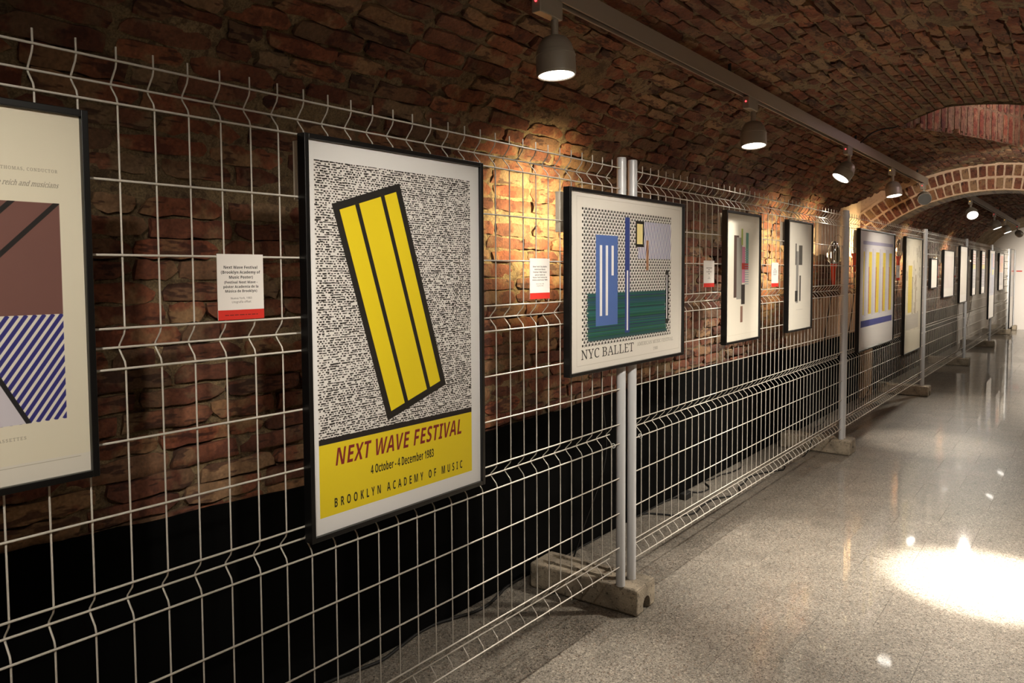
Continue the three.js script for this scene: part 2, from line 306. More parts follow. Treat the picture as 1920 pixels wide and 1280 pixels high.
{
  const ringG = (a, b) => { const sh = new THREE.Shape(), t0 = 0.68, n = 60; for (let i = 0; i <= n; i++) { const t = t0 + (Math.PI - 2 * t0) * i / n; const p = new THREE.Vector2(ARX + b * Math.cos(t), ARY + b * Math.sin(t)); i ? sh.lineTo(p.x, p.y) : sh.moveTo(p.x, p.y); } for (let i = n; i >= 0; i--) { const t = t0 + (Math.PI - 2 * t0) * i / n; sh.lineTo(ARX + a * Math.cos(t), ARY + a * Math.sin(t)); } return new THREE.ExtrudeGeometry(sh, { depth: 0.012, bevelEnabled: false }); };
  const ring = ringG(R1 - 0.008, R2); ring.translate(0, 0, ZCROSS - 0.002); part('arch_mortar', ring, M.plaster, wallMid);
  const vs = []; for (let i = 0; i < 10; i++) vs.push(brickGeo(8000 + i, 0.110, 0.060, 0.25));
  const r = rng(14);
  for (const rr of [R1 + 0.06, R1 + 0.193]) { const st = 0.0775 / rr; let k = rr > R1 + 0.1 ? 0.5 : 0; for (let t = 0.7 + k * st; t < Math.PI - 0.7; t += st) {
    const m = new THREE.Matrix4().makeBasis(new THREE.Vector3(Math.cos(t), Math.sin(t), 0), new THREE.Vector3(-Math.sin(t), Math.cos(t), 0), new THREE.Vector3(0, 0, 1)); m.setPosition(ARX + rr * Math.cos(t), ARY + rr * Math.sin(t), ZCROSS + 0.016 + r() * 0.004);
    part('brick', vs[Math.floor(r() * 10)], M.brick, wallMid).applyMatrix4(m);
  } }
  const edge = ringG(R1 - 0.012, R1); edge.scale(1, 1, 30); edge.translate(0, 0, ZCROSS2 + 0.02); part('arch_soffit', edge, M.mortarPlain, wallMid);
}
// back bay
const ceiling2 = struct('ceiling_001', shellGrid(SPRING, STOT, ZCROSS2, ZEND, 0.06, 1, -0.004), M.mortar, 'brick barrel vault of the back bay beyond the arch', 'ceiling');
addPieces(placeBricks(SPRING, S_AT(1.3), ZCROSS2, -19, 1, 61), ceiling2, M.brick, 0);
const wallLeft2 = struct('wall_left_001', shellGrid(0, SPRING + 0.004, ZCROSS2, -17, 0.06, 1, -0.004), M.mortar, 'brick wall of the back bay behind the fence', 'wall');
addPieces(placeBricks(0.78, SPRING, ZCROSS2, -17, 1, 67), wallLeft2, M.brick, 0);
struct('wall_left_002', box(0.1, 1.76, 5.3, WALLX - 0.03, 0.88, -19.6), M.white, 'white painted end stretch of the left wall', 'wall');
struct('wall_far', box(3.2, 2.9, 0.1, AX, 1.4, ZEND - 0.05), M.white, 'white painted end wall at the far end of the hall', 'wall');
struct('wall_right', box(0.12, 1.78, ZBACK - ZEND, AX + HALF + 0.06, 0.89, (ZBACK + ZEND) / 2), M.mortarPlain, 'brick-coloured right-hand wall opposite the fence', 'wall');
struct('wall_back', box(3.0, 2.9, 0.1, AX, 1.4, ZBACK + 0.05), M.plaster, 'plastered wall closing the near end of the hall', 'wall');
// black dado along the foot of the left wall
function dado(name, pts, label) { const sh = new THREE.Shape([new THREE.Vector2(-pts[0][0], 0.002), ...pts.map(([z, y]) => new THREE.Vector2(-z, y)), new THREE.Vector2(-pts[pts.length - 1][0], 0.002)]); const g = new THREE.ExtrudeGeometry(sh, { depth: 0.014, bevelEnabled: false }); g.rotateY(Math.PI / 2); g.translate(WALLX + 0.012, 0, 0); return struct(name, g, M.dado, label, 'baseboard'); }
{
  const key = [[1.3, 0.78], [-0.7, 0.772], [-1.55, 0.735], [-2.9, 0.762], [-4.7, 0.812], [-6, 0.79], [-7.1, 0.765], [-9.25, 0.78]], pts = [], r = rng(3);
  for (let z = 1.3; z > -9.25; z -= 0.07) { let i = 0; while (i < key.length - 2 && key[i + 1][0] > z) i++; const t = (z - key[i][0]) / (key[i + 1][0] - key[i][0]); pts.push([z, key[i][1] + (key[i + 1][1] - key[i][1]) * t + (r() - 0.5) * 0.008]); }
  pts.push([-9.248, 0.78]); dado('baseboard_left', pts, 'tall matt black board along the foot of the brick wall');
  dado('baseboard_left_001', [[-9.66, 0.8], [-13, 0.81], [-16.9, 0.8]], 'tall black board along the wall of the back bay');
}

// floor of polished terrazzo tiles
const floor = struct('floor', box(2 * HALF + 0.3, 0.1, ZBACK - ZEND + 0.2, AX, -0.0535, (ZBACK + ZEND) / 2), M.grout, 'polished speckled terrazzo floor in square tiles', 'floor');
{
  const T = 0.41, r = rng(44), vs = [];
  for (let k = 0; k < 10; k++) {
    const g = box(T - 0.0012, 0.012, T - 0.0012, 0, -0.006, 0), p = g.attributes.position, u = g.attributes.uv, a = r() * 3, b = r() * 3, q = k % 4;
    for (let i = 0; i < p.count; i++) { const x = p.getX(i), z = p.getZ(i), [c, d] = q === 0 ? [x, z] : q === 1 ? [z, -x] : q === 2 ? [-x, -z] : [-z, x]; u.setXY(i, a + c / 0.82, b + d / 0.82); }
    vs.push(g);
  }
  const rest = [];
  for (let j = 0, z = ZBACK; z > ZEND; j++, z -= T) for (let i = -1; i < 7; i++) {
    const x = -0.335 + i * T + (j % 2 ? T / 2 : 0), zc = z - 0.085 - T / 2, g = vs[Math.floor(r() * 10)]; if (x < -0.8 || x > 2.1) continue;
    if (zc > -12.2) part('floor_tile', g, M.tile, floor).position.set(x, 0, zc); else { const q = g.clone(); q.translate(x, 0, zc); rest.push(q); }
  }
  const m = part('floor_tiles_beyond', mergeGeometries(rest), M.tile, floor); m.userData.kind = 'stuff';
}

// ---------------------------------------------------------------- fence
const HY = [1.903, 1.817, 1.662, 1.510, 1.360, 1.276, 1.126, 0.975, 0.824, 0.741, 0.592, 0.440, 0.290, 0.205];
const FOLD = [[1.903, 1.817], [1.360, 1.276], [0.824, 0.741], [0.290, 0.205]], FD = -0.028;
const wireV = (() => {
  const p = [[1.932, 0]];
  for (const [a, b] of FOLD) { const m = (a + b) / 2; p.push([a - 0.003, 0], [a - 0.014, -0.004], [m + 0.006, FD + 0.003], [m, FD], [m - 0.006, FD + 0.003], [b + 0.014, -0.004], [b + 0.003, 0]); }
  p.push([0.19, 0]);
  const pos = [], idx = [], S = 6, R = 0.0021; p.forEach(([y, d]) => { for (let k = 0; k < S; k++) { const a = 2 * Math.PI * k / S; pos.push(R * Math.cos(a), y, d + R * Math.sin(a)); } });
  for (let j = 0; j < p.length - 1; j++) for (let k = 0; k < S; k++) { const a = j * S + k, b = j * S + (k + 1) % S; idx.push(a, a + S, b, b, a + S, b + S); }
  const g = new THREE.BufferGeometry(); g.setAttribute('position', new THREE.Float32BufferAttribute(pos, 3)); g.setAttribute('uv', new THREE.Float32BufferAttribute(new Float32Array(pos.length / 3 * 2), 2)); g.setIndex(idx.reverse()); g.computeVertexNormals(); return g;
})();
const postG = (() => { const g = new THREE.LatheGeometry([[0, 0], [0.02, 0], [0.02, 1.826], [0.0185, 1.831], [0.012, 1.832], [0, 1.832]].map((p) => new THREE.Vector2(...p)), 20); g.translate(0, 0.118, 0); return g; })();
function fencePanel(z, len, n, label) {
  const o = thing('fence_panel', label, 'fence panel', [0, 0, z], 'white wire fence panels'); o.rotation.y = Math.PI / 2;
  part('post', postG, M.post, o); part('post', postG, M.post, o).position.x = len;
  const hg = new THREE.CylinderGeometry(0.0026, 0.0026, len - 0.03, 7); hg.rotateZ(Math.PI / 2);
  const fg = new THREE.CylinderGeometry(0.0026, 0.0026, len - 0.11, 7); fg.rotateZ(Math.PI / 2);
  for (const y of HY) part('horizontal_wire', hg, M.wire, o).position.set(len / 2, y, 0.0045);
  for (const [a, b] of FOLD) part('horizontal_wire', fg, M.wire, o).position.set(len / 2, (a + b) / 2, FD + 0.0045);
  const m = (len - 0.076 * (n - 1)) / 2; for (let i = 0; i < n; i++) part('vertical_wire', wireV, M.wire, o).position.x = m + 0.076 * i;
  for (const x of [0.07, len - 0.07]) { const t = part('cable_tie', new THREE.TorusGeometry(0.009, 0.0018, 5, 12), M.tie, o); t.position.set(x, 0.741, 0.004); t.rotation.y = Math.PI / 2; }
  return o;
}
fencePanel(0.725, 3.5, 45, 'white wire fence panel holding the poster with the yellow text band');
const JOINT = [-2.87, -6.365, -9.87, -13.37, -16.87, -20.37];
const PLAB = ['white wire fence panel holding the two narrow white prints', 'white wire fence panel holding the yellow poster with grey bars', 'white wire fence panel just beyond the brick arch', 'white wire fence panel holding the striped bright prints in the back bay', 'white wire fence panel ending near the white end wall'];
for (let i = 0; i < 5; i++) fencePanel(JOINT[i], 3.445, 44, PLAB[i]);
fencePanel(JOINT[5], 1.6, 20, 'short white wire fence panel carrying the very tall print by the end wall');

// concrete feet
const footG = (() => {
  const ev = new Evaluator(); ev.useGroups = false;
  const B = (g, x, y, z) => { g.translate(x, y, z); const b = new Brush(g); b.updateMatrixWorld(); return b; };
  let r = B(new RoundedBoxGeometry(0.555, 0.118, 0.185, 3, 0.014), 0, 0.059, 0);
  for (const z of [-0.042, 0.042]) r = ev.evaluate(r, B(new RoundedBoxGeometry(0.36, 0.04, 0.026, 2, 0.008), -0.06, 0.118, z), SUBTRACTION);
  for (const x of [-0.19, -0.06, 0.07]) for (const z of [-0.042, 0.042]) r = ev.evaluate(r, B(new THREE.CylinderGeometry(0.021, 0.021, 0.1, 16), x, 0.105, z), SUBTRACTION);
  for (const s of [-1, 1]) { const c = new THREE.CylinderGeometry(0.034, 0.034, 0.07, 20); c.rotateZ(Math.PI / 2); r = ev.evaluate(r, B(c, s * 0.275, 0.03, 0), SUBTRACTION); r = ev.evaluate(r, B(new THREE.BoxGeometry(0.07, 0.05, 0.068), s * 0.275, 0.008, 0), SUBTRACTION); }
  const g = r.geometry; const p = g.attributes.position, n = g.attributes.normal, uv = new Float32Array(p.count * 2);
  for (let i = 0; i < p.count; i++) { const ax = Math.abs(n.getX(i)), ay = Math.abs(n.getY(i)); const [a, b] = ay > 0.6 ? [p.getX(i), p.getZ(i)] : ax > 0.6 ? [p.getZ(i), p.getY(i)] : [p.getX(i), p.getY(i)]; uv[i * 2] = a / 0.4; uv[i * 2 + 1] = b / 0.4; }
  g.setAttribute('uv', new THREE.BufferAttribute(uv, 2)); return g;
})();
const FLAB = ['grey concrete foot block under the twin posts by the landscape ballet poster', 'grey concrete foot block under the posts beside the orange work lamp', 'grey concrete foot block at the joint just beyond the brick arch', 'grey concrete foot block beside the tall pale print in the back bay', 'grey concrete foot block under the tall blue and yellow print', 'grey concrete foot block under the joint before the very tall print', 'grey concrete foot block at the end of the fence by the white wall'];
[-2.848, -6.352, -9.85, -13.35, -16.85, -20.36, -21.96].forEach((z, i) => { const m = new THREE.Mesh(footG, M.concrete); m.name = numbered('concrete_foot'); m.position.set(-0.196, 0, z); m.rotation.y = i ? 0 : 0.04; m.castShadow = m.receiveShadow = true; m.userData = { label: FLAB[i], category: 'concrete foot', group: 'concrete fence feet' }; scene.add(m); });

// ---------------------------------------------------------------- framed prints
function canvasTex(w, h, draw) {
  const c = document.createElement('canvas'); c.width = w; c.height = h; const g = c.getContext('2d'); draw(g, w, h);
  const t = new THREE.CanvasTexture(c); t.colorSpace = THREE.SRGBColorSpace; t.anisotropy = 8; t.generateMipmaps = true; t.minFilter = THREE.LinearMipmapLinearFilter; return t;
}
function framed(label, z0, z1, yb, yt, px, draw, opt = {}) {
  const w = Math.abs(z1 - z0), h = yt - yb, o = thing('framed_poster', label, 'framed poster', [opt.x || 0.0075, yb, (z0 + z1) / 2]); o.rotation.y = Math.PI / 2;
  const fw = 0.013, d = 0.030;
  for (const s of [-1, 1]) part('frame_rail', rbox(fw, h, d, 0.0015, s * (w - fw) / 2, h / 2, d / 2), M.frame, o);
  for (const y of [fw / 2, h - fw / 2]) part('frame_rail', rbox(w - 2 * fw, fw, d, 0.0015, 0, y, d / 2), M.frame, o);
  part('backing_board', box(w - 2 * fw, h - 2 * fw, 0.004, 0, h / 2, 0.004), M.mat, o);
  const W = Math.round(px * (w - 2 * fw)), H = Math.round(px * (h - 2 * fw));
  const tex = canvasTex(W, H, (g) => { g.fillStyle = opt.paper || '#e4e2de'; g.fillRect(0, 0, W, H); g.scale(px, px); g.translate(-fw, -fw); draw(g, w, h); });
  const pr = part('print', new THREE.PlaneGeometry(w - 2 * fw, h - 2 * fw), std({ map: tex, roughness: 0.75 }), o); pr.position.set(0, h / 2, 0.0195);
  const bk = part('mount_board', box(w - 2 * fw, h - 2 * fw, 0.003, 0, h / 2, 0.0178), M.mat, o);
  const gl = part('glass_pane', new THREE.PlaneGeometry(w - 2 * fw, h - 2 * fw), M.glass, o); gl.position.set(0, h / 2, 0.0245);
  const cz = 0.0075 - (opt.x || 0.0075); if (!opt.nocleat) { part('hanging_cleat', box(Math.min(0.3, w * 0.6), 0.15, 0.016, -w / 2 + 0.006 + Math.min(0.3, w * 0.6) / 2, h - 0.09, -0.018 + cz), M.cleat, o); }
  return o;
}
const poly = (g, pts, f) => { g.fillStyle = f; g.beginPath(); pts.forEach((p, i) => i ? g.lineTo(...p) : g.moveTo(...p)); g.closePath(); g.fill(); };
const rect = (g, x, y, w, h, f) => { g.fillStyle = f; g.fillRect(x, y, w, h); };
// text set to a given width: (x, baseline y, width, cap height)
function fit(g, s, x, y, w, cap, font, color, skew = 0, ls = 0) {
  g.save(); g.fillStyle = color; g.font = font.replace('SZ', '200px'); g.textBaseline = 'alphabetic';
  let tw = 0; if (ls) for (const ch of s) tw += g.measureText(ch).width + ls * 200; else tw = g.measureText(s).width; if (ls) tw -= ls * 200;
  const sx = w / tw, sy = cap / (200 * 0.715); g.translate(x, y); g.transform(1, 0, -skew, 1, 0, 0); g.scale(sx, sy);
  if (ls) { let q = 0; for (const ch of s) { g.fillText(ch, q, 0); q += g.measureText(ch).width + ls * 200; } } else g.fillText(s, 0, 0);
  g.restore();
}
function center(g, s, cx, y, cap, font, color, maxw = 9) { g.font = font.replace('SZ', '200px'); const w = g.measureText(s).width * cap / (200 * 0.715); const ww = Math.min(w, maxw); fit(g, s, cx - ww / 2, y, ww, cap, font, color); }

// 1: cream concert poster, cut by the picture edge
framed('cream concert poster in black frame with maroon block above blue diagonal stripes', 0.075, -0.648, 1.072, 1.787, 1500, (g, w, h) => {
  rect(g, 0, 0, w, h, '#d9d3c0'); rect(g, 0.0, h - 0.05, w, 0.05, '#d6d2c8');
  rect(g, 0.03, h - 0.0455, w - 0.06, 0.0008, '#9a9282');
  const X0 = 0.09, X1 = w - 0.053, YT = 1.787 - 1.605, YM = 1.787 - 1.396, YB = 1.787 - 1.195;
  fit(g, 'THOMAS, CONDUCTOR', w - 0.148, 1.787 - 1.662, 0.094, 0.0062, 'SZ serif', '#8b8676', 0, 0.12);
  fit(g, 'steve reich and musicians', w - 0.173, 1.787 - 1.634, 0.119, 0.0095, 'italic SZ serif', '#7a7566', 0.2);
  rect(g, X0, YT, X1 - X0, YM - YT, '#6f4b45');
  g.save(); g.beginPath(); g.rect(X0, YT, X1 - X0, YM - YT); g.clip(); g.lineWidth = 0.0085; g.strokeStyle = '#15100f'; for (let k = 0; k < 7; k++) { g.beginPath(); g.moveTo(X1 + 0.005 - k * 0.075, YT - 0.01); g.lineTo(X1 - 0.27 - k * 0.075, YM + 0.06); g.stroke(); } g.restore();
  g.save(); g.beginPath(); g.rect(X0, YM, X1 - X0, YB - YM); g.clip(); rect(g, X0, YM, X1 - X0, YB - YM, '#d8d4c8'); g.lineWidth = 0.0072; g.strokeStyle = '#2a2872'; for (let k = -2; k < 60; k++) { g.beginPath(); g.moveTo(X1 + 0.12 - k * 0.0152, YM); g.lineTo(X1 - 0.02 - k * 0.0152, YB); g.stroke(); }
  poly(g, [[X0, YM + 0.075], [X1 - 0.13, YM + 0.075], [X1 - 0.065, YB], [X0, YB]], '#c6c2cc'); g.lineWidth = 0.008; g.strokeStyle = '#141216'; g.beginPath(); g.moveTo(X0, YM + 0.075); g.lineTo(X1 - 0.13, YM + 0.075); g.lineTo(X1 - 0.065, YB); g.stroke(); g.restore();
  fit(g, 'CASSETTES', w - 0.175, 1.787 - 1.166, 0.052, 0.0058, 'SZ serif', '#8b8676', 0, 0.15);
});
// 2: festival poster, woven ground over a yellow band
framed('tall poster of black and white weave with yellow shape above yellow text band', -1.15, -1.832, 0.784, 1.818, 1500, (g, w, h) => {
  rect(g, 0, 0, w, h, '#e2e2e2'); const L = 0.034, R = w - 0.055, T = 1.818 - 1.757, B = 1.818 - 1.043, Y2 = 1.818 - 1.028, E = 1.818 - 0.839;
  rect(g, L, T, R - L, B - T, '#dcd9d6'); const r = rng(61); g.fillStyle = '#17130f';
  g.save(); g.beginPath(); g.rect(L, T, R - L, B - T); g.clip();
  for (let y = T, j = 0; y < B; y += 0.0062, j++) { const dens = 0.5 + 0.5 * fbm(j / 120, 0.3, 24, 3, 301); for (let x = L + (j % 2) * 0.005; x < R; x += 0.0098) { const q = fbm(x * 1.5 + 3, y * 1.5, 32, 3, 311); if (r() < 0.06) continue; const ww = 0.0035 + 0.0075 * r() * (0.6 + q * 0.8), hh = 0.0019 + 0.0022 * r() * (dens + q * 0.6); g.fillRect(x + (r() - 0.5) * 0.003, y + (r() - 0.5) * 0.0018, ww, hh); } }
  // plain stand-in for the artwork: a leaning yellow bar with a black outline and black cross bars
  g.translate((L + R) / 2 - 0.03, (T + B) / 2 + 0.015); g.rotate(-0.30); g.lineJoin = 'round';
  rect(g, -0.125, -0.315, 0.25, 0.62, '#17130f'); rect(g, -0.105, -0.295, 0.21, 0.58, '#e6cf12'); rect(g, -0.05, -0.295, 0.014, 0.58, '#17130f'); rect(g, 0.045, -0.295, 0.014, 0.58, '#17130f');
  g.restore();
  rect(g, L, B, R - L, Y2 - B, '#1b1412'); rect(g, L, Y2, R - L, E - Y2, '#e2cb1c');
  fit(g, 'NEXT WAVE FESTIVAL', L + 0.048, 1.818 - 0.967, 0.497, 0.046, 'bold SZ sans-serif', '#7c1f22', 0.16, 0.03);
  fit(g, '4 October - 4 December 1983', L + 0.172, 1.818 - 0.919, 0.248, 0.0235, 'bold SZ sans-serif', '#15110c');
  fit(g, 'BROOKLYN ACADEMY OF MUSIC', L + 0.045, 1.818 - 0.858, 0.503, 0.0235, 'bold SZ sans-serif', '#15110c', 0, 0.42);
});
// 3: landscape ballet poster
framed('landscape poster in black frame lettered NYC BALLET in front of the twin posts', -2.308, -3.286, 1.0765, 1.7863, 1300, (g, w, h) => {
  rect(g, 0, 0, w, h, '#d6d2ca'); g.lineWidth = 0.0012; g.strokeStyle = '#aaa59a'; g.strokeRect(0.062, 0.03, w - 0.1, h - 0.065);
  const L = 0.098, R = w - 0.128, T = 0.07, B = 0.606; rect(g, L, T, R - L, B - T, '#dcd9d3'); g.save(); g.beginPath(); g.rect(L, T, R - L, B - T); g.clip();
  for (let y = T, j = 0; y < B; y += 0.0125, j++) for (let x = L + (j % 2) * 0.012; x < R; x += 0.024) { rect(g, x, y, 0.0105, 0.0085, '#1a1713'); rect(g, x + 0.0165, y + 0.001, 0.003, 0.011, '#1a1713'); }
  // plain stand-in blocks in the poster's colours
  g.save(); g.beginPath(); g.rect(L + 0.44, T + 0.03, 0.36, 0.16); g.clip(); rect(g, L + 0.44, T + 0.03, 0.36, 0.16, '#d9d9dc'); g.lineWidth = 0.006; g.strokeStyle = '#55598a'; for (let k = 0; k < 34; k++) { g.beginPath(); g.moveTo(L + 0.40 + k * 0.0145, T + 0.2); g.lineTo(L + 0.44 + k * 0.0145, T + 0.02); g.stroke(); } g.restore();
  const r = rng(9); for (let k = 0; k < 60; k++) rect(g, L + 0.03 + r() * 0.02, T + 0.33 + k * 0.0031, 0.66 + r() * 0.02, 0.0036, `rgb(${14 + r() * 26},${50 + r() * 50},${52 + r() * 44})`);
  rect(g, L + 0.10, T + 0.10, 0.17, 0.36, '#4b67a4'); rect(g, L + 0.13, T + 0.14, 0.018, 0.28, '#e2e2e4'); rect(g, L + 0.175, T + 0.14, 0.018, 0.28, '#e2e2e4'); rect(g, L + 0.22, T + 0.14, 0.018, 0.12, '#e2e2e4');
  rect(g, L + 0.33, T + 0.02, 0.04, 0.48, '#2d3f80'); rect(g, L + 0.345, T + 0.24, 0.012, 0.25, '#e2e2e4');
  rect(g, L + 0.42, T + 0.03, 0.075, 0.11, '#1a1712'); rect(g, L + 0.432, T + 0.042, 0.051, 0.086, '#dccd8e'); rect(g, L + 0.515, T + 0.11, 0.022, 0.13, '#9a6f52'); rect(g, R - 0.05, T + 0.24, 0.03, 0.24, '#1a1713'); rect(g, R - 0.042, T + 0.26, 0.009, 0.2, '#e2e2e4');
  g.restore();
  fit(g, 'NYC BALLET', 0.09, 0.652, 0.415, 0.037, 'SZ serif', '#1a1814'); fit(g, 'AMERICAN MUSIC FESTIVAL', 0.535, 0.633, 0.345, 0.015, 'SZ serif', '#8a867c'); fit(g, '1988', 0.68, 0.662, 0.045, 0.014, 'SZ serif', '#8a867c');
}, { paper: '#d6d2ca', x: 0.0205 });
// 4 and 5: narrow white prints
framed('narrow white print with small stacked colour blocks beside the orange-lit wall', -3.826, -4.345, 1.076, 1.796, 900, (g, w, h) => {
  rect(g, 0, 0, w, h, '#d8d3c6'); g.lineWidth = 0.0015; g.strokeStyle = '#c3bdae'; g.strokeRect(0.05, 0.045, w - 0.1, h - 0.09);
  rect(g, 0.125, 0.13, 0.07, 0.34, '#4a3630'); rect(g, 0.165, 0.14, 0.08, 0.34, '#8f8d87'); rect(g, 0.245, 0.19, 0.045, 0.2, '#c77f9a'); rect(g, 0.30, 0.11, 0.04, 0.18, '#5f9484'); rect(g, 0.24, 0.28, 0.10, 0.035, '#a8322e'); rect(g, 0.23, 0.09, 0.025, 0.09, '#a3b35c');
  for (let k = 0; k < 16; k++) rect(g, 0.285, 0.2 + k * 0.013, 0.06, 0.004, '#7f95a8'); rect(g, 0.235, 0.40, 0.055, 0.11, '#2e2826'); rect(g, 0.225, 0.52, 0.035, 0.09, '#7a5a4c');
}, { paper: '#d8d3c6' });
framed('narrow white print with a single grey and black upright mark', -4.84, -5.36, 1.073, 1.80, 900, (g, w, h) => {
  rect(g, 0, 0, w, h, '#d5d1c6'); rect(g, 0.18, 0.2, 0.05, 0.34, '#8c8a86'); rect(g, 0.235, 0.16, 0.075, 0.13, '#55534f'); rect(g, 0.165, 0.15, 0.02, 0.14, '#3b3937'); rect(g, 0.165, 0.46, 0.05, 0.07, '#2b2a29'); rect(g, 0.255, 0.36, 0.028, 0.17, '#3a3836'); rect(g, 0.19, 0.585, 0.14, 0.002, '#aaa598');
}, { paper: '#d5d1c6' });
// 6 and 7
framed('large yellow poster with tall grey bars and a blue strip along the bottom', -6.66, -8.03, 0.784, 1.823, 620, (g, w, h) => {
  rect(g, 0, 0, w, h, '#d3d0cb'); rect(g, 0.14, 0.10, w - 0.2, 0.03, '#9a97ad'); rect(g, 0.13, 0.14, w - 0.18, 0.63, '#cfcdd0'); rect(g, 0.16, 0.19, w - 0.26, 0.54, '#d9c24a');
  for (const x of [0.2, 0.46, 0.74, 1.0]) { rect(g, x, 0.16, 0.15, 0.58, '#c9c6c8'); rect(g, x + 0.15, 0.32, 0.022, 0.4, '#a03b34'); rect(g, x + 0.02, 0.16, 0.03, 0.58, '#b3b1bb'); } rect(g, 0.1, 0.78, w - 0.16, 0.055, '#4a4f8c'); rect(g, 0.1, 0.78, 0.3, 0.055, '#2b3876');
}, { paper: '#d3d0cb' });
framed('tall pale print with loose grey marks around a yellow panel', -8.55, -9.50, 0.59, 1.822, 560, (g, w, h) => {
  rect(g, 0, 0, w, h, '#c9c4b2'); const r = rng(19); for (let k = 0; k < 60; k++) { g.globalAlpha = 0.35; rect(g, 0.08 + r() * (w - 0.2), 0.08 + r() * (h - 0.35), 0.015 + r() * 0.05, 0.02 + r() * 0.09, ['#77746a', '#98938a', '#5a574f'][k % 3]); } g.globalAlpha = 1; rect(g, 0.2, 0.3, 0.2, 0.5, '#c9b443'); rect(g, 0.42, 0.42, 0.03, 0.4, '#4c4a3e'); rect(g, 0.6, 0.4, 0.03, 0.42, '#6d5b4a'); rect(g, 0.1, 0.82, w - 0.25, 0.16, '#a9a69f');
}, { paper: '#c9c4b2' });
// back bay prints
const pale = (c) => (g, w, h) => { rect(g, 0, 0, w, h, '#d2cdc3'); rect(g, 0.08, 0.08, w - 0.16, h - 0.2, c); };
framed('small pale square print just beyond the brick arch', -10.06, -10.53, 1.25, 1.613, 300, pale('#cdc6ba'), { nocleat: true });
framed('pale pinkish print, second beyond the brick arch', -11.0, -11.91, 1.112, 1.735, 300, pale('#cbbfba'));
framed('tall pale beige print at the third fence joint', -12.46, -13.25, 0.99, 1.825, 300, pale('#c9c2b2'));
const bright = (a, b, c) => (g, w, h) => { rect(g, 0, 0, w, h, '#d6d3ce'); rect(g, 0.05, 0.05, w - 0.1, 0.2, a); for (let k = 0; k < 5; k++) rect(g, 0.06, 0.07 + k * 0.04, w - 0.12, 0.012, '#c0564a'); rect(g, 0.05, 0.24, w - 0.1, 0.07, b); rect(g, 0.05, 0.31, w - 0.1, h - 0.43, c); for (let k = 0; k < 6; k++) rect(g, 0.05, 0.35 + k * 0.05, w - 0.1, 0.004, '#c8c8cc'); };
framed('bright print with yellow band over grey, red lines on top', -13.82, -14.29, 1.062, 1.797, 300, bright('#d9cfcb', '#c9c33c', '#7d838f'));
framed('bright print with yellow band over dark violet, red lines on top', -15.0, -15.55, 1.06, 1.80, 300, bright('#d6c9c6', '#d0c81f', '#4f4b72'));
framed('tall blue and yellow print with deep white lower margin', -16.05, -16.99, 0.57, 1.838, 300, (g, w, h) => { rect(g, 0, 0, w, h, '#d4d2ce'); rect(g, 0.06, 0.06, w - 0.12, 0.78, '#5f7fb4'); rect(g, 0.06, 0.06, 0.2, 0.36, '#c9c658'); rect(g, w - 0.3, 0.06, 0.2, 0.26, '#c78a86'); rect(g, w - 0.42, 0.36, 0.3, 0.1, '#c4c22c'); rect(g, 0.2, 0.5, w - 0.4, 0.3, '#40609f'); }, { x: 0.0205, nocleat: true });
framed('orange and grey print near the end of the fence', -17.93, -18.9, 1.056, 1.813, 300, (g, w, h) => { rect(g, 0, 0, w, h, '#cfc9c4'); rect(g, 0.05, 0.05, w - 0.2, 0.34, '#d86a44'); rect(g, w * 0.5, 0.2, 0.3, 0.18, '#dd9b36'); rect(g, 0.05, 0.4, w - 0.2, h - 0.5, '#8b8892'); });
framed('very tall pale blue and pink print at the end of the fence', -20.5, -21.4, 0.13, 1.95, 200, (g, w, h) => { rect(g, 0, 0, w, h, '#cfccc8'); rect(g, 0.1, 0.1, w - 0.2, 0.5, '#d3b3ad'); rect(g, 0.1, 0.6, w - 0.2, 0.5, '#a2aabd'); }, { nocleat: true });

// caption cards
// print too small to read in the photograph: only its word-length marks
function blur(g, cx, y, cap, w, color) { const r = rng(Math.round(w * 7 + y)); let x = cx - w / 2; while (x < cx + w / 2 - 8) { const l = Math.min(14 + r() * 44, cx + w / 2 - x); rect(g, x, y - cap * 0.7, l, cap * 0.55, color); x += l + 9; } }
function caption(label, z0, z1, yb, yt, lines, foot) {
  const w = Math.abs(z1 - z0), h = yt - yb, o = thing('caption_card', label, 'caption card', [0.0078, yb, (z0 + z1) / 2], 'caption cards on the fence'); o.rotation.y = Math.PI / 2;
  const sh = h * 0.15; part('card', box(w, h, 0.0016, 0, h / 2, 0), M.card, o);
  const tex = canvasTex(460, 520, (g) => { g.fillStyle = '#dedad6'; g.fillRect(0, 0, 460, 520); let y = 135; for (const [s, cap, b] of lines) { if (s[0] === '#') { blur(g, 230, y, cap, +s.slice(1), b ? '#2a2726' : '#6a6562'); } else center(g, s, 230, y, cap, (b ? 'bold ' : '') + 'SZ sans-serif', b ? '#161414' : '#4c4846', 410); y += cap * 1.72; } });
  const f = part('printed_sheet', new THREE.PlaneGeometry(w - 0.002, h - sh - 0.001), std({ map: tex, roughness: 0.8 }), o); f.position.set(0, (h + sh) / 2, 0.0012);
  const rt = canvasTex(460, 92, (g) => { g.fillStyle = '#c8281c'; g.fillRect(0, 0, 460, 92); if (foot) blur(g, 230, 54, 14, foot, '#5c120c'); });
  const s = part('red_strip', box(w, sh, 0.0004, 0, sh / 2, 0.001), std({ map: rt, roughness: 0.75 }), o); s.userData.label = 'red footer strip';
  return o;
}
